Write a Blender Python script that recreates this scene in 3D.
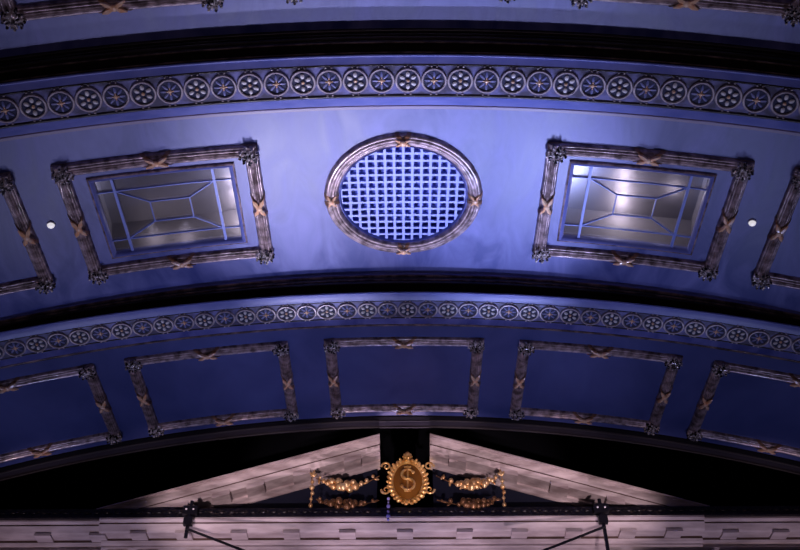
import bpy, math, random
from mathutils import Vector, Matrix
random.seed(7)
PI = math.pi
scene = bpy.context.scene
for o in list(bpy.data.objects): bpy.data.objects.remove(o)
C = scene.collection

# ------------------------------------------------------------------ camera
# the camera is at the origin (a viewer's eye, floor 1.6 m below), looking up at the proscenium vault
FPX, TILT, ROLL, YAW = 916.0, 0.7636, -0.00227, -0.00467
def make_camera():
    ca, sa = math.cos(-YAW), math.sin(-YAW)
    rz = lambda v: Vector((v[0]*ca - v[1]*sa, v[0]*sa + v[1]*ca, v[2]))
    r = Vector((1, 0, 0)); u = Vector((0, -math.sin(TILT), math.cos(TILT))); f = Vector((0, math.cos(TILT), math.sin(TILT)))
    X = rz(r*math.cos(ROLL) + u*math.sin(ROLL)); Y = rz(-r*math.sin(ROLL) + u*math.cos(ROLL)); Z = -rz(f)
    cd = bpy.data.cameras.new('camera'); co = bpy.data.objects.new('camera', cd); C.objects.link(co)
    co.matrix_world = Matrix(((X.x, Y.x, Z.x, 0), (X.y, Y.y, Z.y, 0), (X.z, Y.z, Z.z, 0), (0, 0, 0, 1)))
    cd.sensor_width = 36; cd.lens = FPX/800*36; cd.clip_end = 200
    scene.camera = co
make_camera()

# ------------------------------------------------------------------ world, lights, exposure
w = bpy.data.worlds.new('world'); scene.world = w; w.use_nodes = True
w.node_tree.nodes['Background'].inputs[0].default_value = (0.10, 0.10, 0.22, 1)
w.node_tree.nodes['Background'].inputs[1].default_value = 0.02
scene.view_settings.view_transform = 'Standard'; scene.view_settings.look = 'None'
scene.view_settings.gamma = 1; scene.view_settings.exposure = 0.0; scene.view_settings.use_curve_mapping = False

def spot(name, loc, target, power, color, angle, blend=1.0, size=0.2):
    l = bpy.data.lights.new(name, 'SPOT'); l.energy = power; l.color = color
    l.spot_size = math.radians(angle); l.spot_blend = blend; l.shadow_soft_size = size
    o = bpy.data.objects.new(name, l); C.objects.link(o); o.location = loc
    o.rotation_euler = (Vector(target) - Vector(loc)).to_track_quat('-Z', 'Y').to_euler()
    return o
VIO = (0.70, 0.68, 1.0)
BLU = (0.46, 0.52, 1.0)
PNK = (1.0, 0.72, 0.86)
# floods on a pipe under the cornice, washing the vault with raking violet-blue light
spot('vault_flood', (2.0, 13.2, 3.2), (1.3, 8.5, 10), 2900, BLU, 34, 1, .10)
spot('vault_flood', (-1.6, 13.2, 3.2), (-1.2, 8.5, 10), 2700, VIO, 34, 1, .10)
spot('vault_flood', (-4.8, 13.0, 3.2), (-4.0, 8.4, 9.6), 220, VIO, 42, 1, .12)
spot('vault_flood', (4.8, 13.0, 3.2), (4.1, 8.4, 9.6), 230, BLU, 42, 1, .12)
spot('vault_flood', (-2.2, 12.4, -.8), (-1.4, 5.7, 10.4), 1250, (0.62, 0.60, 1.0), 44, 1, .12)
spot('vault_flood', (2.2, 12.4, -.8), (1.6, 5.7, 10.4), 1150, (0.56, 0.58, 1.0), 44, 1, .12)
for x in (-5.5, 0, 5.5):
    spot('vault_fill', (x, 12.9, -1.2), (x*.9, 11.0, 9.5), 1000 if x == 0 else (650 if x < 0 else 480), (0.46, 0.50, 1.0), 56, 1, .3)
# light from the stage that slips through the gap of the broken pediment
spot('stage_backlight', (0, 19.0, 3.6), (0, 14.05, 9.6), 1800, (0.9, 0.65, 0.95), 8, 0.5, 0.1)
# rose-white light on the portal: one row from below, one from the balcony for the raking cornices
for k in range(8):
    x = -6.3 + 1.8*k
    spot('portal_light', (x, 11.2, -1.2), (x, 14.30, 8.1), (2000 if abs(x) < 2 else 1500) if abs(x) < 4 else 700, PNK, 15, 1.0, 0.1)
for x, z in ((.9, 8.95), (2.2, 8.6), (3.5, 8.25)):
    for sg in (-1, 1):
        spot('balcony_light', (sg*(x+1.5), 1.5, -1.0), (sg*x, 14.3, z), 5600, (1.0, 0.75, 0.84), 7.5, 1.0, 0.08)
spot('cartouche_light', (0.2, 5.5, -1.0), (0.05, 14.0, 8.52), 4200, (1.0, 0.66, 0.34), 4.6, 0.35, 0.05)
# faint wash from the auditorium side
spot('auditorium_wash', (0, 0, -1.2), (0, 9, 10), 230, (0.9, 0.66, 0.85), 90, 1, .5)

# ------------------------------------------------------------------ vault geometry
RA, RB, RC = 20.0, 20.6, 23.9
ZA, ZB, ZC = 10.42, 10.0, 9.62
BAND = {'A': (RA, ZA), 'B': (RB, ZB), 'C': (RC, ZC)}
def surf(b, s, y, h=0.0):
    R, Z = BAND[b]; p = s/R
    return Vector(((R-h)*math.sin(p), y, Z - R + (R-h)*math.cos(p)))
def zat(b, x):
    R, Z = BAND[b]; return Z - R + math.sqrt(R*R - x*x)
YA0, YA, YB, YCE = -6.0, 6.385, 10.41, 14.12    # band edges: A ends, B ends, C ends

# ------------------------------------------------------------------ materials
def principled(name, col, rough=0.5, metal=0.0, spec=0.5, coat=0.0):
    m = bpy.data.materials.new(name); m.use_nodes = True
    b = m.node_tree.nodes['Principled BSDF']
    b.inputs['Base Color'].default_value = (*col, 1); b.inputs['Roughness'].default_value = rough
    b.inputs['Metallic'].default_value = metal; b.inputs['Specular IOR Level'].default_value = spec
    b.inputs['Coat Weight'].default_value = coat
    return m
def mottle(m, c1, c2, scale=(1, 1, 1), detail=5, lo=0.35, hi=0.7, bump=0.0, rvar=None, dist=0.0):
    nt = m.node_tree; b = nt.nodes['Principled BSDF']
    tc = nt.nodes.new('ShaderNodeTexCoord'); mp = nt.nodes.new('ShaderNodeMapping'); mp.inputs['Scale'].default_value = scale
    n = nt.nodes.new('ShaderNodeTexNoise'); n.inputs['Scale'].default_value = 1; n.inputs['Detail'].default_value = detail; n.inputs['Distortion'].default_value = dist
    r = nt.nodes.new('ShaderNodeValToRGB')
    r.color_ramp.elements[0].position = lo; r.color_ramp.elements[0].color = (*c1, 1)
    r.color_ramp.elements[1].position = hi; r.color_ramp.elements[1].color = (*c2, 1)
    L = nt.links.new
    L(tc.outputs['Object'], mp.inputs[0]); L(mp.outputs[0], n.inputs['Vector']); L(n.outputs['Fac'], r.inputs[0]); L(r.outputs[0], b.inputs['Base Color'])
    if bump:
        bp = nt.nodes.new('ShaderNodeBump'); bp.inputs['Strength'].default_value = bump; bp.inputs['Distance'].default_value = 0.02
        L(n.outputs['Fac'], bp.inputs['Height']); L(bp.outputs[0], b.inputs['Normal'])
    if rvar:
        mr = nt.nodes.new('ShaderNodeMapRange'); mr.inputs['To Min'].default_value = rvar[0]; mr.inputs['To Max'].default_value = rvar[1]
        L(n.outputs['Fac'], mr.inputs[0]); L(mr.outputs[0], b.inputs['Roughness'])
    return m
M = {}
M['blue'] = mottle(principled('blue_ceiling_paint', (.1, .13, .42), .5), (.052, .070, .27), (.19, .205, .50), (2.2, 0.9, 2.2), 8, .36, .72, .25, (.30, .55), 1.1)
M['blue_dimmed'] = mottle(principled('dimmed_blue_ceiling_paint', (.04, .06, .24), .5), (.050, .068, .22), (.09, .11, .31), (1.3, .8, 1.3), 6, .35, .72, .1, (.4, .55), .5)  # same ceiling paint darkened, putting band C's dimmer light into the colour
M['border'] = mottle(principled('blue_border_paint_with_brown_wear', (.12, .12, .3), .45), (.06, .05, .10), (.20, .20, .46), (5, 7, 5), 5, .40, .62)
M['line'] = principled('faded_violet_line', (.22, .17, .28), .4)
M['blue_trim'] = mottle(principled('blue_trim_paint', (.15, .18, .5), .4), (.12, .15, .44), (.2, .22, .52), (3, 6, 3), 4)
M['riser'] = mottle(principled('black_brown_shade_moulding', (.012, .009, .01), .35), (.008, .006, .008), (.03, .02, .018), (2, 20, 20), 4)  # black paint also puts in the shade of the unlit step faces
M['end_shade'] = principled('shade_black_end_moulding', (.007, .006, .009), .7, spec=.1)
M['fascia'] = principled('shade_dark_fascia', (.028, .024, .034), .8, spec=.15)  # darkened with the other end mouldings for the pediment's shadow
M['brown_bead'] = mottle(principled('worn_brown_gilt_bead', (.12, .07, .04), .35, .3), (.06, .04, .035), (.30, .21, .17), (5, 5, 5), 4, .4, .65)
M['end_bead'] = principled('shade_dimmed_bead', (.022, .017, .022), .5, spec=.25)
M['rail'] = mottle(principled('bronzed_reeded_moulding', (.2, .15, .14), .32, .3, .6, .3), (.11, .07, .065), (.62, .46, .46), (9, 9, 9), 5, .35, .7, .15)
M['leaf'] = mottle(principled('glint_flecked_dark_leaf', (.3, .25, .22), .22, .35, .8, .4), (.02, .015, .014), (.95, .84, .80), (17, 17, 17), 3, .44, .60)  # pale flecks stand in for glints, near-black for shaded gaps between leaves
M['gilt'] = mottle(principled('copper_gilt', (.75, .38, .16), .25, .0, .8, .5), (1.0, .50, .24), (1.0, .72, .48), (14, 14, 14), 3)
M['copper_dark'] = mottle(principled('dark_copper_ribbon', (.4, .2, .1), .3, .4), (.22, .10, .05), (.62, .34, .18), (12, 12, 12), 3)
M['ring'] = mottle(principled('lilac_silver_ring', (.4, .34, .38), .35, .25), (.36, .29, .31), (.80, .70, .70), (9, 9, 9), 4, .35, .68)
M['petal'] = principled('pale_petal', (.92, .88, .86), .35)
M['spoke'] = mottle(principled('blue_spoke', (.24, .26, .5), .45), (.15, .17, .4), (.36, .36, .58), (12, 12, 12), 3)
M['navy'] = principled('navy_roundel_ground', (.012, .014, .06), .6)
M['grille'] = principled('pale_blue_lattice', (.30, .36, .78), .45)
M['grille_box'] = principled('blue_vent_lining', (.05, .08, .42), .7)
M['stone'] = mottle(principled('ivory_rose_plaster', (.5, .42, .42), .55), (.30, .23, .22), (.62, .52, .50), (1.2, 5, 9), 6, .32, .62, .12)
M['stone_side'] = mottle(principled('ivory_plaster', (.5, .42, .42), .55), (.40, .33, .33), (.60, .52, .52), (2, 6, 9), 5, .32, .62, .1)
M['groove'] = principled('umber_groove', (.10, .06, .045), .6)  # umber puts shade into the cornices' recessed faces
M['black'] = principled('black_drape', (.006, .006, .009), .9, spec=.1)
M['tymp'] = principled('midnight_tympanum', (.008, .010, .024), .7, spec=.2)
M['beam'] = mottle(principled('black_carved_beam', (.012, .01, .012), .4), (.006, .005, .008), (.07, .05, .04), (14, 30, 30), 5, .52, .8, .4)
M['gold'] = mottle(principled('old_gold', (.9, .5, .18), .28, .55), (.55, .26, .08), (1, .72, .36), (12, 12, 12), 3)
M['bronze'] = mottle(principled('tarnished_bronze', (.3, .14, .05), .35, .5), (.07, .03, .012), (.32, .16, .07), (12, 12, 12), 3)
M['shield'] = principled('umber_gold_shield', (.22, .09, .018), .38, .3)
M['iron'] = principled('black_iron', (.015, .014, .02), .4, .4)
M['white'] = principled('white_plastic', (.85, .85, .85), .5)
M['lit'] = principled('lit_white_dome', (.9, .9, .9), .5); M['lit'].node_tree.nodes['Principled BSDF'].inputs['Emission Color'].default_value = (1, .95, 1, 1); M['lit'].node_tree.nodes['Principled BSDF'].inputs['Emission Strength'].default_value = .65
M['crystal'] = principled('blue_crystal', (.25, .25, .8), .12, 0, .8)
M['chamber'] = principled('grey_added_box', (.17, .155, .18), .7)  # lining of the added box behind the panes
M['came'] = principled('blue_glazing_bar', (.16, .22, .62), .4)
M['wall'] = mottle(principled('plum_wall', (.05, .03, .05), .7), (.035, .02, .04), (.06, .04, .06), (1, 1, 1), 4)
M['floor'] = mottle(principled('dark_carpet', (.04, .01, .02), .9), (.03, .008, .015), (.06, .02, .03), (8, 8, 8), 4)
M['pane'] = bpy.data.materials.new('window_glass'); M['pane'].use_nodes = True
def glass(m):
    nt = m.node_tree; nt.nodes.clear()
    o = nt.nodes.new('ShaderNodeOutputMaterial'); mx = nt.nodes.new('ShaderNodeMixShader'); t = nt.nodes.new('ShaderNodeBsdfTransparent'); g = nt.nodes.new('ShaderNodeBsdfGlossy')
    t.inputs[0].default_value = (.80, .80, .84, 1); g.inputs['Roughness'].default_value = .12; g.inputs[0].default_value = (.8, .8, .9, 1); mx.inputs[0].default_value = .12
    nt.links.new(t.outputs[0], mx.inputs[1]); nt.links.new(g.outputs[0], mx.inputs[2]); nt.links.new(mx.outputs[0], o.inputs[0])
glass(M['pane'])

# ------------------------------------------------------------------ mesh helpers
class MB:
    def __init__(self): self.v = []; self.f = []
    def add(self, vs, fs):
        k = len(self.v); self.v += [Vector(p) for p in vs]; self.f += [[i+k for i in f] for f in fs]
    def grid(self, rows, close_u=False, close_v=False):
        n = len(rows); m = len(rows[0]); k = len(self.v)
        for r in rows: self.v += [Vector(p) for p in r]
        for i in range(n if close_u else n-1):
            for j in range(m if close_v else m-1):
                a = k + i*m + j; b = k + i*m + (j+1) % m; c = k + ((i+1) % n)*m + (j+1) % m; d = k + ((i+1) % n)*m + j
                self.f.append([a, b, c, d])
    def solid(self, rows):       # rows of closed profiles, capped
        self.grid(rows, close_v=True); m = len(rows[0]); k = len(self.v) - m*len(rows)
        self.f.append([k+i for i in range(m)]); self.f.append([k+(len(rows)-1)*m+i for i in range(m)][::-1])
    def box(self, x0, x1, y0, y1, z0, z1, fn=None):
        p = [(x, y, z) for x in (x0, x1) for y in (y0, y1) for z in (z0, z1)]
        if fn: p = [fn(*q) for q in p]
        self.add(p, [(0, 1, 3, 2), (4, 6, 7, 5), (0, 4, 5, 1), (2, 3, 7, 6), (0, 2, 6, 4), (1, 5, 7, 3)])
    def ellipsoid(self, c, r, axes=None, nu=10, nv=7):
        axes = axes or (Vector((1, 0, 0)), Vector((0, 1, 0)), Vector((0, 0, 1))); c = Vector(c); rows = []
        for j in range(nv+1):
            t = PI*j/nv; rows.append([c + axes[0]*(r[0]*math.sin(t)*math.cos(2*PI*i/nu)) + axes[1]*(r[1]*math.sin(t)*math.sin(2*PI*i/nu)) + axes[2]*(r[2]*math.cos(t)) for i in range(nu)])
        self.grid(rows, close_v=True)
    def tube(self, pts, r, n=8):
        pts = [Vector(p) for p in pts]; rr = r if isinstance(r, (list, tuple)) else [r]*len(pts); rows = []
        for i, p in enumerate(pts):
            t = (pts[min(i+1, len(pts)-1)] - pts[max(i-1, 0)]).normalized()
            a = t.orthogonal().normalized() if i == 0 else (prev - t*prev.dot(t)).normalized()
            prev = a; b = t.cross(a)
            rows.append([p + a*(rr[i]*math.cos(2*PI*k/n)) + b*(rr[i]*math.sin(2*PI*k/n)) for k in range(n)])
        self.solid(rows)
    def build(self, name, mat, parent=None, smooth=True, org=None):
        me = bpy.data.meshes.new(name)
        o3 = Vector(org) if org is not None else Vector((0, 0, 0))
        me.from_pydata([tuple(p - o3) for p in self.v], [], self.f); me.validate()
        import bmesh
        bm = bmesh.new(); bm.from_mesh(me); bmesh.ops.remove_doubles(bm, verts=bm.verts, dist=1e-5); bmesh.ops.recalc_face_normals(bm, faces=bm.faces); bm.to_mesh(me); bm.free()
        for m in (mat if isinstance(mat, (list, tuple)) else [mat]): me.materials.append(m)
        if smooth:
            for p in me.polygons: p.use_smooth = True
            me.set_sharp_from_angle(angle=math.radians(40))
        o = bpy.data.objects.new(name, me); C.objects.link(o); o.location = o3
        if parent: o.parent = parent
        return o
def struct(o): o['kind'] = 'structure'; return o
def thing(name, loc, label, cat, group=None, rot=None):
    o = bpy.data.objects.new(name, None); C.objects.link(o); o.location = loc; o.empty_display_size = .1
    if rot is not None: o.rotation_euler = rot
    tag(o, label, cat, group); return o
def tag(o, label, cat, group=None):
    o['label'] = label; o['category'] = cat
    if group: o['group'] = group
    return o

# ------------------------------------------------------------------ large structure: the stepped vault
SMAX = 8.6
def strip(band, prof, s0=-SMAX, s1=SMAX, n=96):
    m = MB(); m.grid([[surf(band, s0+(s1-s0)*i/n, y, h) for (y, h) in prof] for i in range(n+1)]); return m
# vault band A (nearest the viewer)
m = strip('A', [(YA0, 0), (2, 0), (5, 0), (6.30, 0)]); struct(m.build('ceiling', M['blue']))
# band B with openings for the two glazed panels and the round vent
WIN = [(-4.30, -2.36), (2.34, 4.26)]; WY = (8.07, 9.54); VC, VR = (0.01, 8.79), 0.96
m = MB()
ss = sorted(set([-SMAX, SMAX, -1.11, 1.13] + [a for p in WIN for a in p] + [-SMAX + i*.3 for i in range(58)]))
yy = [7.26, 7.67, WY[0], 8.4, 8.79, 9.2, WY[1], 9.91, 10.37]
for i in range(len(ss)-1):
    for j in range(len(yy)-1):
        sc, yc = (ss[i]+ss[i+1])/2, (yy[j]+yy[j+1])/2
        if any(a < sc < b for a, b in WIN) and WY[0] < yc < WY[1]: continue
        if -1.11 < sc < 1.13 and 7.67 < yc < 9.91: continue
        m.add([surf('B', ss[i], yy[j]), surf('B', ss[i+1], yy[j]), surf('B', ss[i+1], yy[j+1]), surf('B', ss[i], yy[j+1])], [(0, 1, 2, 3)])
rows = []
for k in range(97):
    a = 2*PI*k/96; dx, dy = math.cos(a), math.sin(a)
    t = min(1.12/max(abs(dx), 1e-9), 1.12/max(abs(dy), 1e-9))
    q = (VC[0]+dx*t, VC[1]+dy*t); c = (VC[0]+dx*VR, VC[1]+dy*VR)
    rows.append([surf('B', q[0]+(c[0]-q[0])*f, q[1]+(c[1]-q[1])*f) for f in (0, .5, 1)])
m.grid(rows); struct(m.build('ceiling', M['blue']))
# band C
m = strip('C', [(11.24, 0), (12, 0), (13, 0), (13.72, 0)]); struct(m.build('ceiling', M['blue_dimmed']))
# mouldings along the bands (upper = towards viewer)
tn = [0]
def trim(o):
    tn[0] += 1; o.name = 'trim_%d' % tn[0]; return struct(o)
def arc(y, h, r, n=6, a0=0, a1=PI):      # half-round bead bulging downwards
    return [(y - r*math.cos(a0+(a1-a0)*i/n), h + r*math.sin(a0+(a1-a0)*i/n)) for i in range(n+1)]
# edge of band A
trim(strip('A', [(6.30, 0), (6.302, .015)] + arc(6.325, .015, .02) + [(6.35, .03), (6.36, .05), (YA, .05)]).build('t', M['riser']))
# step faces between the bands: beads above, deep groove below, shade painted in
def riser(ba, bb, y, fr, n=96):
    m = MB(); rows = []
    for i in range(n+1):
        x = -8.4 + 16.8*i/n; zt, zb = zat(ba, x) - .05, zat(bb, x)
        rows.append([(x, y+dy, zt + (zb-zt)*f) for dy, f in fr])
    m.grid(rows); return m
def bead(ba, bb, y, f, r, n=96):
    m = MB(); m.tube([(x, y, (zat(ba, x)-.05)*(1-f) + zat(bb, x)*f) for x in [-8.4+16.8*i/n for i in range(n+1)]], r, 8); return m
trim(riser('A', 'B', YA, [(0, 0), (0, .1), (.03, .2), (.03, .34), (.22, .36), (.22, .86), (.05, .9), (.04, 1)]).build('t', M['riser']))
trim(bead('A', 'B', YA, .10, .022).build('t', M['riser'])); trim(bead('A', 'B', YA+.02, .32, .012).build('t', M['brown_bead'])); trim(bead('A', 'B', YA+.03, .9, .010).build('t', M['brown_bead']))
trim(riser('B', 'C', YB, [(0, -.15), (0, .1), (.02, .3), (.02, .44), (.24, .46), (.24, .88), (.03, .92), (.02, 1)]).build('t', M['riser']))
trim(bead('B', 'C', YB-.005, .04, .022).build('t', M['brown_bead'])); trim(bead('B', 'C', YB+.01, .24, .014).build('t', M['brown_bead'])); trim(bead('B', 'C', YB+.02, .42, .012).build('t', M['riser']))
# band B: leading edge, smooth strip, tilted rosette strip, dark bead, light cove, line
BS = [(6.56, .05), (6.93, .13)]      # rosette strip (y,h)
trim(strip('B', [(YA+.03, 0)] + arc(YA+.05, .0, .018) + [(6.47, .01), (6.53, .045)]).build('t', M['blue_trim']))
trim(strip('B', [(6.53, .045)] + arc(6.545, .048, .010) + [BS[0]]).build('t', M['riser']))
trim(strip('B', [BS[0], BS[1]]).build('t', M['border']))
trim(strip('B', [BS[1]] + arc(6.952, .13, .022) + [(6.98, .12)]).build('t', M['riser']))
trim(strip('B', [(6.98, .12), (7.036, .08), (7.10, .045), (7.181, .02)]).build('t', M['blue_trim']))
trim(strip('B', [(7.181, .02)] + arc(7.20, .014, .011) + [(7.222, 0), (7.26, 0)]).build('t', M['line']))
# end of band B
trim(strip('B', [(10.37, 0), (10.373, .012), (10.385, .014), (10.39, .04), (YB, .05)]).build('t', M['blue_trim']))
# band C border
CS = [(10.620, .025), (10.944, .065)]
trim(strip('C', [(YB+.02, 0)] + arc(YB+.04, 0, .018) + [(10.50, 0), (10.557, .01), (10.60, .025)]).build('t', M['blue_trim']))
trim(strip('C', [(10.60, .025)] + arc(10.610, .025, .008) + [CS[0]]).build('t', M['riser']))
trim(strip('C', [CS[0], CS[1]]).build('t', M['border']))
trim(strip('C', [CS[1]] + arc(10.96, .065, .010) + [(10.985, .055)]).build('t', M['riser']))
trim(strip('C', [(10.985, .055), (11.05, .03), (11.177, .01)]).build('t', M['blue']))
trim(strip('C', [(11.177, .01)] + arc(11.195, .006, .012) + [(11.22, 0), (11.24, 0)]).build('t', M['brown_bead']))
# end of band C, blackened to put in the pediment's shadow
trim(strip('C', [(13.72, 0), (13.73, .02), (13.78, .02), (13.80, .0), (13.86, .0)]).build('t', M['end_shade']))
trim(strip('C', [(13.86, .0)] + arc(13.885, .0, .022)).build('t', M['end_bead']))
trim(strip('C', [(13.907, .0), (13.92, .01), (14.0, .015), (14.03, .01)]).build('t', M['fascia']))
trim(strip('C', [(14.03, .01)] + arc(14.06, .01, .028) + [(YCE, 0)]).build('t', M['end_bead']))
m = MB(); m.grid([[surf('C', -SMAX+2*SMAX*i/60, YCE, h) for h in (0, -.3, -2.5)] for i in range(61)]); struct(m.build('wall_stage', M['black']))
# walls, floor, stage house
m = MB(); m.box(-9, 9, -6, 16.2, -1.9, -1.6); struct(m.build('floor', M['floor'], smooth=False))
for nm, a, b in (('wall_left', -8.8, -8.45), ('wall_right', 8.45, 8.8)):
    m = MB(); m.box(a, b, -6, 14.7, -1.6, 8.9); struct(m.build(nm, M['wall'], smooth=False))
m = MB(); m.box(-8.8, 8.8, -6.3, -6, -1.6, 10.6); struct(m.build('wall_back', M['wall'], smooth=False))
m = MB(); m.box(-9, 9, 20.0, 20.3, -1.6, 15); struct(m.build('wall_stage', M['black'], smooth=False))
m = MB(); m.box(-9, -8.8, 14.3, 20, -1.6, 15); m.box(8.8, 9, 14.3, 20, -1.6, 15); struct(m.build('wall_stage', M['black'], smooth=False))
m = MB(); m.box(-9, 9, 14.2, 20.3, 14.9, 15.1); struct(m.build('ceiling', M['black'], smooth=False))
m = MB(); m.box(-9, 9, 16.2, 20.3, -1.9, -1.6); struct(m.build('floor', M['black'], smooth=False))

# ------------------------------------------------------------------ rosette borders
def disc_frame(band, s, y, h, tilt):
    R, Z = BAND[band]; p = s/R
    X = Vector((math.cos(p), 0, -math.sin(p))); N = Vector((-math.sin(p), 0, -math.cos(p)))   # N into the room
    Y = Vector((0, 1, 0))
    Y2 = (Y*math.cos(tilt) + N*math.sin(tilt)); N2 = (N*math.cos(tilt) - Y*math.sin(tilt))
    # local x = X, local y = Y2, local z = X x Y2
    Zl = X.cross(Y2)
    o = surf(band, s, y, h)
    return Matrix(((X.x, Y2.x, Zl.x, o.x), (X.y, Y2.y, Zl.y, o.y), (X.z, Y2.z, Zl.z, o.z), (0, 0, 0, 1)))
SG = -1  # local z points out of the room, so "into the room" is -z
def torus(m, R, r, z, n=32, k=6, sq=1.0):
    m.grid([[((R + r*math.cos(2*PI*j/k))*math.cos(2*PI*i/n), (R + r*math.cos(2*PI*j/k))*math.sin(2*PI*i/n), z + SG*sq*r*math.sin(2*PI*j/k)) for j in range(k)] for i in range(n)], True, True)
def make_rosette(kind):
    root = thing('rosette', (0, 0, 0), 'x', 'rosette')
    m = MB(); m.solid([[(.150*math.cos(2*PI*i/28), .150*math.sin(2*PI*i/28), z) for i in range(28)] for z in (0, SG*.008)]); m.build('ground', M['navy'], root)
    m = MB(); torus(m, .148, .016, SG*.014, sq=1.4); m.build('ring', M['ring'], root)
    m = MB()
    if kind == 'petal':
        for k in range(6):
            a = PI/6 + k*PI/3; d = Vector((math.cos(a), math.sin(a), 0)); e = Vector((-d.y, d.x, 0))
            m.ellipsoid(d*.082 + Vector((0, 0, SG*.018)), (.036, .026, .018), (d, e, Vector((0, 0, 1))), 8, 6)
        m.build('petals', M['petal'], root)
        m = MB(); m.ellipsoid((0, 0, SG*.018), (.024, .024, .022), None, 8, 6); m.build('boss', M['gilt'], root)
    else:
        for k in range(8):
            a = k*PI/4; d = Vector((math.cos(a), math.sin(a), 0)); e = Vector((-d.y, d.x, 0))
            m.ellipsoid(d*.073 + Vector((0, 0, SG*.012)), (.050, .017, .013), (d, e, Vector((0, 0, 1))), 8, 5)
        m.build('petals', M['spoke'], root)
        m = MB(); m.ellipsoid((0, 0, SG*.018), (.028, .028, .022), None, 8, 6)
        for k in range(4):
            a = k*PI/2; d = Vector((math.cos(a), math.sin(a), 0)); m.ellipsoid(d*.035+Vector((0, 0, SG*.02)), (.022, .009, .01), (d, Vector((-d.y, d.x, 0)), Vector((0, 0, 1))), 6, 4)
        m.build('boss', M['gilt'], root)
    m = MB(); m.ellipsoid((0, 0, 0), (.016, .011, .014), None, 6, 5); b0 = m.build('bead', M['ring'], root); b0.location = (-.035, -.183, SG*.012)
    for p in ((.035, -.183), (-.035, .183), (.035, .183)):
        b = b0.copy(); C.objects.link(b); b.parent = root; b.location = (*p, SG*.012)
    return root
ORD = ['', 'first', 'second', 'third', 'fourth', 'fifth', 'sixth', 'seventh', 'eighth', 'ninth', 'tenth', 'eleventh', 'twelfth', 'thirteenth', 'fourteenth', 'fifteenth', 'sixteenth', 'seventeenth', 'eighteenth', 'nineteenth', 'twentieth', 'twenty-first']
def copy_tree(o):
    c = o.copy(); C.objects.link(c)
    for ch in o.children:
        d = ch.copy(); C.objects.link(d); d.parent = c
    return c
protos = {'petal': make_rosette('petal'), 'spoke': make_rosette('spoke')}; used = {}
def place_rosettes(band, s0, ds, i0, i1, prof, yc, where):
    (ya, ha), (yb, hb) = prof; tilt = math.atan2(hb-ha, yb-ya)
    h = ha + (hb-ha)*(yc-ya)/(yb-ya)
    for i in range(i0, i1+1):
        k = 'petal' if i % 2 == 0 else 'spoke'
        if k not in used: r = protos[k]; used[k] = 1
        else: r = copy_tree(protos[k])
        sc = ds/.3368*1.02
        r.matrix_world = disc_frame(band, s0+ds*i, yc, h+.001, tilt) @ Matrix.Scale(sc, 4)
        kind = 'six-petalled white flower' if k == 'petal' else 'blue eight-rayed'
        if i == 0: lab = kind + ' rosette at the centre of the ' + where + ' border'
        else: lab = '%s rosette, %s %s of centre in the %s border' % (kind, ORD[abs(i)], 'right' if i > 0 else 'left', where)
        tag(r, lab, 'rosette', 'rosettes of the %s border' % where)
place_rosettes('B', .0745, .3368, -16, 15, BS, 6.743, 'upper')
place_rosettes('C', .070, .3179, -20, 20, CS, 10.778, 'lower')

# ------------------------------------------------------------------ reeded frames with leaf corners and ribbon ties
def reed_h(u, H, n=6):
    return H*math.sin(PI*u)**.55*.88 + H*.12*abs(math.sin(n*PI*u))
def rail_along_s(band, s0, s1, y, W, H, name, root, org, n=24):
    m = MB(); k = 25; rows = []
    for i in range(n+1):
        s = s0+(s1-s0)*i/n; rows.append([surf(band, s, y + W*(j/(k-1)-.5), .0 + reed_h(j/(k-1), H)) for j in range(k)])
    m.solid(rows); return m.build(name, M['rail'], root, org=None)
def rail_along_y(band, s, y0, y1, W, H, name, root, org, n=6):
    m = MB(); k = 25; rows = []
    for i in range(n+1):
        y = y0+(y1-y0)*i/n; rows.append([surf(band, s + W*(j/(k-1)-.5), y, reed_h(j/(k-1), H)) for j in range(k)])
    m.solid(rows); return m.build(name, M['rail'], root)
def ribbon(band, s, y, along, W, H, root):
    # two bands crossing over the moulding in an X, with a knot; gilt lobes put in the highlight
    m = MB(); L = .36
    for sg in (-1, 1):
        rows = []
        for i in range(17):
            u = i/16; hh = reed_h(u, H, 0) + .022; t = (u-.5)*2
            a = sg*L*.5*t; c = W*(u-.5)*1.06; wd = .030
            row = []
            for da, dh in ((-wd, 0), (wd, 0), (wd, -.02), (-wd, -.02)):
                row.append(surf(band, s+a+da, y+c, max(hh+dh, 0.0)) if along == 's' else surf(band, s+c, y+a+da, max(hh+dh, 0.0)))
            rows.append(row)
        m.solid(rows)
    rbn = m.build('ribbon', M['copper_dark'], root); m = MB(); P = lambda a, c, h: surf(band, s+a, y+c, h) if along == 's' else surf(band, s+c, y+a, h)
    kn = P(0, 0, H+.030); m.ellipsoid(kn, (.05, .05, .032))
    for sg in (-1, 1):
        for sd in (-1, 1):
            a, b = P(sg*.02, sd*.012, H+.028), P(sg*.15, sd*.075, H*.84+.03); m.tube([a, (a+b)/2, b], [.024, .034, .008], 6)
    m.build('knot', M['gilt'], root)
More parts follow.
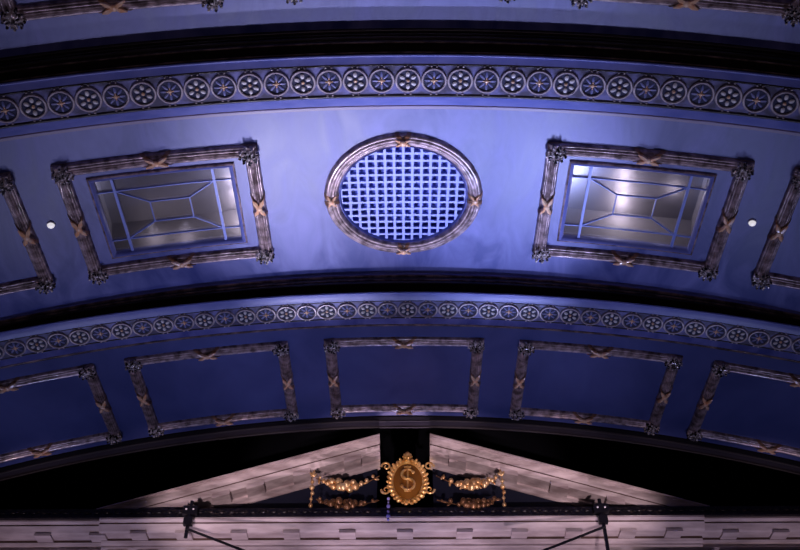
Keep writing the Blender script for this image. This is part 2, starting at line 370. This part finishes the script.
def corner_leaf(band, s, y, r, H, root, ph=0.0):
    m = MB(); N = 9
    b = disc_frame(band, s, y, 0, 0)
    m2 = []
    m.ellipsoid((0, 0, SG*H*.45), (r*.62, r*.62, H*.55), None, 12, 8)
    for k in range(N):
        a = ph + 2*PI*k/N; d = Vector((math.cos(a), math.sin(a), 0)); e = Vector((-d.y, d.x, 0))
        d2 = (d*.93 + Vector((0, 0, SG*.2))).normalized(); z2 = d2.cross(e)
        m.ellipsoid(d*r*.72 + Vector((0, 0, SG*H*.45)), (r*.32, r*.22, H*.24), (d2, e, z2), 8, 6)
        m.ellipsoid(d*r*.86 + Vector((0, 0, SG*H*.85)), (r*.15, r*.15, H*.2), None, 6, 5)
        a2 = a+PI/N; d = Vector((math.cos(a2), math.sin(a2), 0))
        m.ellipsoid(d*r*.52 + Vector((0, 0, SG*H*1.05)), (r*.22, r*.11, H*.12), (d, Vector((-d.y, d.x, 0)), Vector((0, 0, 1))), 6, 5)
    m.ellipsoid((0, 0, SG*H*1.12), (r*.17, r*.17, H*.22), None, 8, 6)
    m.v = [b @ v for v in m.v]
    m.build('corner_leaf', M['leaf'], root)
def panel_frame(band, s0, s1, y0, y1, label, group, W=.20, H=.10, r=.155, bottom_r=None):
    root = thing('panel_frame', (0, 0, 0), label, 'frame', group)
    e = .035; s0 -= e; s1 += e; y0 -= e
    g = -W*.5
    for y in (y0, y1): rail_along_s(band, s0+g, s1-g, y, W, H, 'rail', root, None)
    for s in (s0, s1): rail_along_y(band, s, y0+g, y1-g, W, H, 'rail', root, None)
    for s in (s0, s1):
        for y in (y0, y1): corner_leaf(band, s + (.03 if s == s0 else -.03), y + (.03 if y == y0 else .02), r*.95, H*1.45, root, s+y)
    sm, ym = (s0+s1)/2, (y0+y1)/2
    for y in (y0, y1): ribbon(band, sm, y, 's', W, H, root)
    for s in (s0, s1): ribbon(band, s, ym, 'y', W, H, root)
    # place the empty at the frame's middle, keeping the parts where they are
    c = surf(band, sm, ym); root.location = c
    for ch in root.children: ch.location = -c
    return root
GA, GB, GC = 'frames of the upper band', 'frames of the middle band', 'frames of the lower band'
panel_frame('A', -4.70, -2.34, 3.65, 5.74, 'bronze moulded frame cut by the photo top, left of the round vent', GA)
panel_frame('A', 2.22, 4.74, 3.65, 5.74, 'bronze moulded frame cut by the photo top, right of the round vent', GA)
panel_frame('A', -1.33, 1.30, 3.65, 5.70, 'bronze moulded frame above the round vent, barely reaching into view', GA)
panel_frame('B', -4.58, -2.11, 7.88, 9.79, 'bronze reeded frame around the left glazed ceiling window', GB)
panel_frame('B', 2.11, 4.57, 7.88, 9.79, 'bronze reeded frame around the right glazed ceiling window', GB)
panel_frame('B', -7.85, -5.36, 7.88, 9.79, 'bronze frame running off the left edge beside the left ceiling window', GB)
panel_frame('B', 5.35, 7.85, 7.88, 9.79, 'bronze frame running off the right edge beside the right ceiling window', GB)
for a, b, t in ((-1.17, 1.19, 'bronze frame around the blue panel directly above the gilt cartouche'),
                (-4.38, -2.02, 'bronze frame around the blue panel below the left ceiling window'),
                (2.02, 4.37, 'bronze frame around the blue panel below the right ceiling window'),
                (-7.55, -5.12, 'bronze frame around the blue panel cut by the left edge, lowest band'),
                (5.12, 7.55, 'bronze frame around the blue panel cut by the right edge, lowest band')):
    panel_frame('C', a, b, 11.64, 13.46, t, GC, W=.19, H=.085, r=.15)

# ------------------------------------------------------------------ glazed ceiling windows
def glazed_window(n, s0, s1, y0, y1, lamp):
    root = bpy.data.objects.new('window_%d' % n, None); C.objects.link(root); root['kind'] = 'structure'
    def G(u, v): return s0+(s1-s0)*u, y0+(y1-y0)*v
    def bar(name, p, q, wd, h0, h1, mat, par=root, ext=0):
        a, b = Vector(p), Vector(q); d = (b-a).normalized(); e = Vector((-d.y, d.x))*wd/2; mm = MB(); N = 8
        mm.solid([[surf('B', c.x+sx*e.x, c.y+sx*e.y, h) for sx, h in ((-1, h0), (1, h0), (1, h1), (-1, h1))] for c in [a+(b-a)*i/N for i in range(N+1)]])
        return mm.build(name, mat, par)
    # stepped frame
    m = MB(); prof = [(-.015, -.01), (-.01, .03), (.015, .045), (.035, .03), (.045, .01), (.05, -.0), (.05, -.055), (-.015, -.055)]
    N = 10; path = []
    cs = [(s0, y0), (s1, y0), (s1, y1), (s0, y1)]
    for k in range(4):
        for i in range(N): 
            f = i/N; a, b = cs[k], cs[(k+1) % 4]; path.append((a[0]+(b[0]-a[0])*f, a[1]+(b[1]-a[1])*f, k, f))
    cx, cy = (s0+s1)/2, (y0+y1)/2; hw, hh = (s1-s0)/2, (y1-y0)/2; rows = []
    for (s, y, k, f) in path:
        rows.append([surf('B', cx+(s-cx)*(hw-d)/hw, cy+(y-cy)*(hh-d)/hh, h) for d, h in prof])
    m.grid(rows, True, True); m.build('window_frame', M['blue_trim'], root)
    m = MB(); m.grid([[surf('B', cx+(s-cx)*(hw-d)/hw, cy+(y-cy)*(hh-d)/hh, h) for d, h in ((-.03, 0), (-.028, .03), (-.012, .04), (.0, .03), (.0, 0))] for (s, y, k, f) in path], True, True); m.build('frame_bead', M['rail'], root)
    a0, a1, b0, b1 = s0+.045, s1-.045, y0+.045, y1-.045
    def g(u, v): return (a0+(a1-a0)*u, b0+(b1-b0)*v)
    H0, H1 = -.035, -.01
    for u in (.13, .87): bar('glazing_bar', g(u, 0), g(u, 1), .036, H0, H1+.01, M['came'])
    for v in (.17, .83): bar('glazing_bar', g(0, v), g(1, v), .015, H0, H1, M['came'])
    R = [(.36, .36), (.66, .36), (.66, .63), (.36, .63)]; K = [(.13, .17), (.87, .17), (.87, .83), (.13, .83)]
    for k in range(4):
        bar('glazing_bar', g(*R[k]), g(*R[(k+1) % 4]), .015, H0, H1, M['came']); bar('glazing_bar', g(*K[k]), g(*R[k]), .015, H0, H1, M['came'])
    m = MB(); N = 10
    m.solid([[surf('B', a0+(a1-a0)*i/N, y, h) for y, h in ((b0, -.04), (b1, -.04), (b1, -.046), (b0, -.046))] for i in range(N+1)]); m.build('pane', M['pane'], root)
    # added box above the glass; its made-up lamps give the bright patches
    m = MB(); D = -.75; e = .03
    P = lambda s, y, h: surf('B', s, y, h)
    q = [P(s0-e, y0-e, -.056), P(s1+e, y0-e, -.056), P(s1+e, y1+e, -.056), P(s0-e, y1+e, -.056), P(s0-e, y0-e, D), P(s1+e, y0-e, D), P(s1+e, y1+e, D), P(s0-e, y1+e, D)]
    m.add(q, [(0, 1, 5, 4), (1, 2, 6, 5), (2, 3, 7, 6), (3, 0, 4, 7), (4, 5, 6, 7)]); m.build('added_glow_box', M['chamber'], root, smooth=False)
    for (u, v, h, pw, rad) in lamp:  # added lights, placed to make the bright strip and blob in the panes
        l = bpy.data.lights.new('added_glow_lamp', 'POINT'); l.energy = pw; l.color = (1, .9, .92); l.shadow_soft_size = rad
        o = bpy.data.objects.new('added_glow_lamp', l); C.objects.link(o); o.location = surf('B', *g(u, v), h)
    return root
glazed_window(1, WIN[0][0], WIN[0][1], *WY, [(.95, .60, -.66, 3, .03), (.96, .80, -.66, 3, .03), (.97, .93, -.62, 3, .03), (.98, .96, -.45, 2.2, .03), (.985, .96, -.28, 1.6, .03), (.3, .93, -.30, 3, .08), (.55, .93, -.25, 3, .08)])
glazed_window(2, WIN[1][0], WIN[1][1], *WY, [(.44, .48, -.60, 6, .05), (.45, .64, -.60, 6, .05), (.46, .80, -.60, 7, .05), (.47, .93, -.60, 6, .05), (.84, .62, -.60, 3, .05)])

# ------------------------------------------------------------------ round vent
def round_vent():
    c = surf('B', *VC); root = thing('round_vent', c, 'round ceiling vent with pale blue square lattice in a bronze reeded ring', 'vent')
    P = lambda ds, dy, h: surf('B', VC[0]+ds, VC[1]+dy, h) - c
    m = MB(); rows = []; k = 25; ri, ro = .935, 1.14
    for i in range(96):
        a = 2*PI*i/96; rows.append([P(math.cos(a)*(ri+(ro-ri)*j/(k-1)), math.sin(a)*(ri+(ro-ri)*j/(k-1)), reed_h(j/(k-1), .085, 4)) for j in range(k)])
    m.grid(rows, True, True); m.build('ring', M['rail'], root)
    m = MB(); rows = []
    for i in range(96):
        a = 2*PI*i/96; rows.append([P(math.cos(a)*r, math.sin(a)*r, h) for r, h in ((.97, .0), (.93, .0), (.915, .028), (.90, .0), (.90, -.06), (.97, -.06))])
    m.grid(rows, True, True); m.build('inner_rim', M['blue_trim'], root)
    m = MB(); rows = []
    for i in range(97):
        a = 2*PI*i/96; rows.append([P(math.cos(a)*r, math.sin(a)*r, h) for r, h in ((.965, -.03), (.965, -.30), (.5, -.30), (.0, -.30))])
    m.grid(rows); m.build('lining', M['grille_box'], root)
    def bar(horizontal, t):
        L = math.sqrt(max(.93**2 - t*t, 0)); m = MB(); n = 10; wd = .019; rows = []
        for i in range(n+1):
            a = -L + 2*L*i/n
            rows.append([(P(a, t+e, h) if horizontal else P(t+e, a, h)) for e, h in ((-wd, -.01), (wd, -.01), (wd, -.045 + (.01 if horizontal else 0)), (-wd, -.045 + (.01 if horizontal else 0)))])
        m.solid(rows); m.build('lattice_bar', M['grille'], root)
    for i in range(-7, 8):
        t = i*.1285
        if abs(t) < .92: bar(False, t)
    for i in range(-7, 8):
        t = (i)*.1285 + .0
        if abs(t) < .92: bar(True, t)
    # ribbon ties at the four quarters, gilt lobes again painting the highlight
    for q in range(4):
        a0 = q*PI/2; m = MB()
        for sg in (-1, 1):
            rows = []
            for i in range(17):
                u = i/16; t = (u-.5)*2; r = ri + (ro-ri)*(.5+.53*t); aa = a0 + sg*.075*t; hh = reed_h(u, .085, 0)+.02; w2 = .027
                rows.append([P(math.cos(aa+s)*r, math.sin(aa+s)*r, max(hh+dh, 0)) for s, dh in ((-w2, 0), (w2, 0), (w2, -.02), (-w2, -.02))])
            m.solid(rows)
        m.build('ribbon', M['copper_dark'], root); m = MB()
        X = lambda da, r, h: P(math.cos(a0+da)*r, math.sin(a0+da)*r, h)
        m.ellipsoid(X(0, (ri+ro)/2, .115), (.05, .05, .03))
        for sg in (-1, 1):
            for sd in (-1, 1):
                a, b = X(sg*.02, (ri+ro)/2+sd*.012, .11), X(sg*.10, (ri+ro)/2+sd*.06, .095); m.tube([a, (a+b)/2, b], [.016, .022, .006], 6)
        m.build('knot', M['gilt'], root)
round_vent()

# small white fittings on the middle band
def ceiling_light(s, y, lab):
    c = surf('B', s, y, 0); root = thing('ceiling_light', c, lab, 'ceiling light', 'small white ceiling lights')
    m = MB(); rows = []
    b = disc_frame('B', s, y, 0, 0).to_3x3()
    for r, z in ((.0, 0), (.066, 0), (.066, -.02), (.06, -.026)): rows.append([b @ Vector((.85*r*math.cos(2*PI*i/20), .85*r*math.sin(2*PI*i/20), z)) for i in range(20)])
    m.grid(rows, close_v=True); m.build('base', M['white'], root)
    m = MB(); rows = []
    for r, z in ((.06, -.025), (.052, -.045), (.04, -.058), (.03, -.066), (0.0, -.066)): rows.append([b @ Vector((.85*r*math.cos(2*PI*i/20), .85*r*math.sin(2*PI*i/20), z)) for i in range(20)])
    m.grid(rows, close_v=True); m.build('dome', M['lit'], root)
ceiling_light(-4.98, 8.75, 'small round white ceiling light between the two left frames')
ceiling_light(4.945, 8.79, 'small round white ceiling light between the two right frames')

# ------------------------------------------------------------------ portal: entablature and broken pediment
def extr(m, prof, x0, x1, fn=None, n=1):
    m.solid([[(x0+(x1-x0)*i/n, y, z) if not fn else fn(x0+(x1-x0)*i/n, y, z) for y, z in prof] for i in range(n+1)])
root = thing('entablature', (0, 14.3, 7.0), 'long ivory plaster cornice with square blocks across the bottom of the picture', 'cornice')
def rb(m, name, mat, par=root, smooth=False):
    o = m.build(name, mat, par, smooth); 
    loc = Vector((0, 0, 0)); p = par
    while p: loc += p.location; p = p.parent
    o.location = -loc; return o
XL, XR = -5.12, 5.02     # the middle part stands slightly forward
def sect(x0, x1, dy):
    m = MB(); extr(m, [(13.90+dy, 7.70), (13.90+dy, 7.67), (13.94+dy, 7.64), (13.96+dy, 7.64), (13.96+dy, 7.70)], x0, x1); rb(m, 'crown_fillet', M['stone_side'])
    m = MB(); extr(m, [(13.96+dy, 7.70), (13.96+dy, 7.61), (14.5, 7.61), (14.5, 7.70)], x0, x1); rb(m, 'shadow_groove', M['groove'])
    m = MB(); extr(m, [(13.95+dy, 7.61), (14.02+dy, 7.52), (14.05+dy, 7.50), (14.5, 7.50), (14.5, 7.61)], x0, x1); rb(m, 'corona', M['stone_side'])
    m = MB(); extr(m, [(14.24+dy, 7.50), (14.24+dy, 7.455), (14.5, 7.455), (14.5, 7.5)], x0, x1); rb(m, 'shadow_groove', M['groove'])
    m = MB(); extr(m, [(14.235+dy, 7.455), (14.26+dy, 7.42), (14.30+dy, 7.40), (14.30+dy, 7.37), (14.33, 7.34), (14.37, 7.27), (14.5, 7.27), (14.5, 7.455)], x0, x1); rb(m, 'bed_moulding', M['stone_side'])
sect(XL, XR, 0); sect(-8.4, XL, .06); sect(XR, 8.4, .06)
m = MB(); m.box(-8.4, 8.4, 14.37, 14.6, 6.0, 7.275); rb(m, 'frieze', M['stone_side'])
for x in (-7.6, 7.6):
    m = MB(); m.box(x-.75, x+.75, 14.36, 14.6, -1.6, 6.0); rb(m, 'pilaster', M['stone_side'])
for x0, x1 in ((-5.0, -4.67), (-4.52, -4.15), (-3.7, -3.4), (3.45, 3.65), (3.85, 5.2), (5.3, 6.8)):
    m = MB(); m.box(x0, x1, 14.30, 14.38, 6.3, 7.27); rb(m, 'dark_panel', M['tymp'])
D0 = 15.35/916
BX = [41.7, 96.5, 138, 183, 238.5, 291, 347, 404.5, 464, 519, 573, 627, 673, 730, 780]
for px in BX:
    x = (px-404)*D0; dy = .06 if (x < XL or x > XR) else 0; m = MB()
    extr(m, [(14.0+dy, 7.51), (14.0+dy, 7.462), (14.235+dy, 7.462), (14.24+dy, 7.50), (14.05+dy, 7.50)], x-.135, x+.135); rb(m, 'modillion', M['stone_side'])
# dark carved beam lying on the cornice
bm_root = thing('carved_beam', (0, 14.0, 7.7), 'dark carved beam running above the ivory cornice, under the pediment', 'beam')
m = MB(); extr(m, [(13.90, 7.703), (13.90, 7.74), (13.925, 7.75), (13.935, 7.885), (14.6, 7.885), (14.6, 7.703)], -8.4, 8.4); rb(m, 'beam', M['beam'], bm_root)
for k in range(94):
    x = -8.2 + k*16.4/93; m = MB(); m.ellipsoid((x, 13.925, 7.81), (.05, .02, .026), None, 7, 5)
    m.ellipsoid((x+.08, 13.925, 7.81+(.012 if k % 2 else -.012)), (.022, .015, .015), None, 6, 4)
    rb(m, 'carved_leaf', M['beam'], bm_root, True)
# raking cornices
def rake(sgn, x_in, z_in, x_out, z_out, label, blocks):
    root = thing('raking_cornice', (sgn*2.8, 14.2, 8.0), label, 'pediment', 'halves of the broken pediment')
    sl = (z_in - z_out)/(x_out - x_in)
    def zz(ax, n): return z_in - (ax-x_in)*sl + n
    ZB_ = 7.886
    def sweep(prof, name, mat, ax0=x_in, ax1=None):
        m = MB(); N = 40; rows = []
        e = ax1 or x_out
        for i in range(N+1):
            ax = ax0+(e-ax0)*i/N; rows.append([(sgn*ax, y, max(zz(ax, n), ZB_)) for y, n in prof])
        m.solid(rows); rb(m, name, mat, root)
    sweep([(14.0, 0), (14.0, -.022), (14.03, -.026), (14.03, -.045), (14.07, -.06), (14.12, -.10), (14.14, -.13), (14.65, -.13), (14.65, 0)], 'crown_moulding', M['stone'])
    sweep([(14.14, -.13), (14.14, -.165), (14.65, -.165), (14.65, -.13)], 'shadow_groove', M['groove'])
    sweep([(14.12, -.165), (14.17, -.22), (14.19, -.25), (14.65, -.25), (14.65, -.165)], 'corona', M['stone'])
    sweep([(14.47, -.25), (14.47, -.29), (14.54, -.31), (14.58, -.34), (14.65, -.35), (14.65, -.25)], 'bed_moulding', M['stone'])
    for ax in blocks:
        if zz(ax+.14, -.32) < ZB_+.01: continue
        m = MB(); rows = [[(sgn*(ax+d), y, zz(ax+d, n)) for y, n in ((14.16, -.215), (14.16, -.315), (14.44, -.315), (14.46, -.25), (14.20, -.25))] for d in (-.15, .15)]
        m.solid(rows); rb(m, 'modillion', M['stone'], root)
    # dark tympanum under the rake
    m = MB(); n = -.35; zt = zz(x_in+.05, n); xe = x_in + (z_in + n - ZB_)/sl
    m.solid([[(sgn*(x_in+.05), y, zt), (sgn*xe, y, ZB_), (sgn*(x_in+.05), y, ZB_)] for y in (14.60, 14.65)]); rb(m, 'tympanum', M['tymp'], root)
rake(-1, .44, 9.42, 5.25, 7.93, 'left half of the broken ivory pediment, sloping down to the left', [.93, 1.82, 2.62, 3.2, 3.9])
rake(1, .47, 9.42, 5.20, 7.93, 'right half of the broken ivory pediment, sloping down to the right', [.96, 1.86, 2.72, 3.66])

# ------------------------------------------------------------------ cartouche with the dollar sign
YC = 13.98
def P2(px, py, y=YC):      # design helper for the ornament: metres from drawing units measured on the portal plane
    return Vector(((px-404.0)*15.9/916, y, 7.886 + (509-py)*.0183))
cart = thing('cartouche', P2(407.5, 509), 'gilt oval cartouche bearing a dollar sign, in the gap of the pediment', 'ornament')
cc = P2(407.5, 481); A, B_ = .255, .355
m = MB(); rows = []
for r in (0, .3, .6, .85, 1.0):
    rows.append([cc + Vector((A*r*math.cos(t), -.10*math.sqrt(max(1-r*r*.9, 0)), B_*r*math.sin(t))) for t in [2*PI*i/40 for i in range(40)]])
rows.append([cc + Vector((A*math.cos(t), .06, B_*math.sin(t))) for t in [2*PI*i/40 for i in range(40)]])
rows.append([cc + Vector((0, .06, 0)) for i in range(40)])
m.grid(rows, close_v=True); rb(m, 'shield', M['shield'], cart, True)
m = MB(); m.grid([[cc + Vector(((A+.02+.03*math.cos(q))*math.cos(t), -.03+.035*math.sin(q), (B_+.02+.03*math.cos(q))*math.sin(t))) for q in [2*PI*j/8 for j in range(8)]] for t in [2*PI*i/48 for i in range(48)]], True, True)
rb(m, 'rim', M['gold'], cart, True)
# leafy border: scrolls and leaves around the rim
m = MB(); random.seed(3)
for i in range(30):
    t = 2*PI*i/30 + .06; d = Vector((math.cos(t), 0, math.sin(t))); e = Vector((-d.z, 0, d.x)); q = .7*(1 if d.x > 0 else -1)
    c = cc + Vector(((A+.062)*math.cos(t), -.045, (B_+.058)*math.sin(t)))
    m.ellipsoid(c, (.058+random.uniform(-.012, .012), .045, .036), ((d+e*q).normalized(), Vector((0, 1, 0)), (e-d*q).normalized()), 8, 6)
    if i % 2: m.ellipsoid(c+d*.035+Vector((0, -.03, 0)), (.024, .025, .024), None, 6, 5)
rb(m, 'leaf_border', M['gold'], cart, True)
m = MB(); top = cc + Vector((0, -.04, B_+.10))
for a, l, w_ in ((0, .13, .05), (.55, .11, .035), (-.55, .11, .035), (1.1, .09, .03), (-1.1, .09, .03)):
    d = Vector((math.sin(a), 0, math.cos(a))); m.ellipsoid(top + d*l*.5, (l*.62, .035, w_), (d, Vector((0, 1, 0)), Vector((d.z, 0, -d.x))), 8, 6)
rb(m, 'finial', M['gold'], cart, True)
for sx in (-1, 1):     # side scrolls
    m = MB()
    for z0, dr in ((.30, 1), (-.16, -1)):
        pts = []
        for i in range(22):
            a = i*.36; r = .085 - .0032*i
            pts.append(cc + Vector((sx*(A+.12 + r*math.cos(a)), -.03, z0 + dr*r*math.sin(a))))
        m.tube(pts, [.022-.0006*i for i in range(22)], 6)
    rb(m, 'scroll', M['gold'], cart, True)
# dollar sign: S stroke with bar through it and small serifs
m = MB(); pts = []
def S(t):     # t 0..1 along the S from the upper right to the lower left
    if t < .5: a = math.radians(20 + (t/.5)*250); return Vector((.105*math.cos(a), 0, .095 + .095*math.sin(a)))
    a = math.radians(90 - ((t-.5)/.5)*250); return Vector((.115*math.cos(a), 0, -.105 + .105*math.sin(a)))
for i in range(41):
    p = S(i/40); pts.append(cc + Vector((p.x*.95, -.115, p.z)))
m.tube(pts, [.016 + .014*math.sin(PI*i/40) for i in range(41)], 8)
m.tube([cc + Vector((0, -.118, z)) for z in (.25, 0, -.25)], .018, 8)
for z in (.235, -.235): m.tube([cc + Vector((x, -.118, z)) for x in (-.06, .06)], .014, 6)
for p in (S(0), S(1)): m.ellipsoid(cc + Vector((p.x*.95, -.12, p.z)), (.03, .02, .035))
rb(m, 'dollar_sign', M['gold'], cart, True)

# fruit garlands hanging either side
def garland(pts, label, seed, k=1.0):
    mat = M['gold'] if k == 1 else M['bronze']
    rnd = random.Random(seed); P = [P2(*p) for p in pts]
    path = []
    for i in range(len(P)-1):      # Catmull-Rom
        p0, p1, p2, p3 = P[max(i-1, 0)], P[i], P[i+1], P[min(i+2, len(P)-1)]
        for j in range(6):
            t = j/6; path.append(.5*((2*p1) + (p2-p0)*t + (2*p0-5*p1+4*p2-p3)*t*t + (3*p1-p0-3*p2+p3)*t**3))
    path.append(P[-1]); g = thing('garland', P[0], label, 'garland', 'fruit garlands of the cartouche')
    m = MB(); m.tube(path, .010, 6); rb(m, 'cord', M['bronze'], g, True)
    n = len(path)
    for i in range(2, n-1, 2):
        f = i/(n-1); sz = (.030 + .042*math.sin(PI*min(f*1.05, 1))**1.5)*k
        for q in range(2 if .25 < f < .8 else 1):
            c = path[i] + Vector((rnd.uniform(-.03, .03), -.03 - rnd.uniform(0, .04), (q*2-1)*sz*.55*(.25 < f < .8) + rnd.uniform(-.02, .02))); r = sz*rnd.uniform(.75, 1.15)
            m = MB(); m.ellipsoid(c, (r, r, r*rnd.uniform(.9, 1.2)), None, 8, 6); rb(m, 'fruit', mat, g, True)
    m = MB()
    for i in range(2, n-1, 2):
        a = rnd.uniform(0, 6.28); d = Vector((math.cos(a), 0, math.sin(a)*.7)).normalized(); m.ellipsoid(path[i]+d*.03, (.06, .012, .022), (d, Vector((0, 1, 0)), Vector((-d.z, 0, d.x))), 6, 5)
    rb(m, 'leaves', mat, g, True)
garland([(379, 474), (360, 484), (345, 486), (328, 482), (316, 476)], 'bright upper gold fruit garland left of the cartouche', 1)
garland([(436, 474), (457, 484), (472, 486), (487, 482), (498, 476)], 'bright upper gold fruit garland right of the cartouche', 2)
garland([(379, 500), (360, 505), (345, 505.5), (328, 503.5), (317, 498.5)], 'lower gold fruit garland left of the cartouche, just above the beam', 3, .85)
garland([(436, 500), (457, 505), (472, 505.5), (487, 503.5), (497, 498.5)], 'lower gold fruit garland right of the cartouche, just above the beam', 4, .85)
for sx, t in ((-1, 'left'), (1, 'right')):
    x = 407 + sx*95; g = thing('garland_drop', P2(x, 509), 'gold leaf bracket with hanging beads at the %s end of the garlands' % t, 'ornament', 'garland end brackets')
    m = MB(); b = P2(x, 474)
    for a, l in ((-sx*.2, .12), (sx*.5, .09), (-sx*.9, .08)):
        d = Vector((math.sin(a), 0, math.cos(a))); m.ellipsoid(b+d*l*.5, (l*.6, .02, .025), (d, Vector((0, 1, 0)), Vector((d.z, 0, -d.x))), 8, 6)
    rb(m, 'leaf_bracket', M['gold'], g, True)
    for py, r in ((480, .035), (486, .045), (492, .035), (498, .03), (505, .038)):
        m = MB(); m.ellipsoid(P2(x + (.8 if py == 492 else 0), py), (r, r, r*1.15), None, 8, 6); rb(m, 'bead', M['gold'], g, True)
    m = MB(); m.tube([P2(x, 474), P2(x, 509)], .010, 6); rb(m, 'cord', M['gold'], g, True)

# blue crystal pendant in front of the beam
g = thing('crystal_pendant', (-.27, 13.84, 7.95), 'tiny blue crystal pendant hanging in front of the dark beam', 'pendant')
m = MB(); m.tube([(-.27, 13.84, 8.06), (-.27, 13.84, 7.60)], .006, 6); rb(m, 'wire', M['iron'], g, True)
for z, r in ((8.0, .028), (7.93, .02), (7.86, .034), (7.76, .026), (7.68, .034), (7.61, .022)):
    m = MB(); m.ellipsoid((-.27, 13.84, z), (r, r, r*1.2), None, 6, 4); rb(m, 'crystal', M['crystal'], g, False)

# pipe brackets clamped on the cornice
def pipe_bracket(x, sgn, label):
    g = thing('pipe_bracket', (x, 13.85, 7.7), label, 'bracket', 'black pipe brackets on the cornice')
    m = MB(); m.tube([(x, 13.86, 7.98), (x, 13.84, 7.5), (x, 13.84, 7.30 if sgn > 0 else 6.7)], .032, 8); rb(m, 'post', M['iron'], g, True)
    m = MB(); m.box(x-.12, x+.12, 13.80, 13.90, 7.72, 7.87); rb(m, 'clamp', M['iron'], g)
    m = MB(); m.tube([(x, 13.80, 7.44), (x+sgn*1.7, 13.70, 6.72)], .022, 8); rb(m, 'diagonal_arm', M['iron'], g, True)
    m = MB(); m.box(x-.075, x+.075, 13.79, 13.88, 7.52, 7.66); rb(m, 'joint', M['iron'], g)
    for dx in (-.06, .06): m = MB(); m.ellipsoid((x+dx, 13.795, 7.80), (.018, .012, .018)); rb(m, 'bolt', M['petal'], g, True)
pipe_bracket(-3.60, 1, 'black pipe bracket clamped to the cornice below the left pediment half')
pipe_bracket(3.30, -1, 'black pipe bracket clamped to the cornice below the right pediment half')
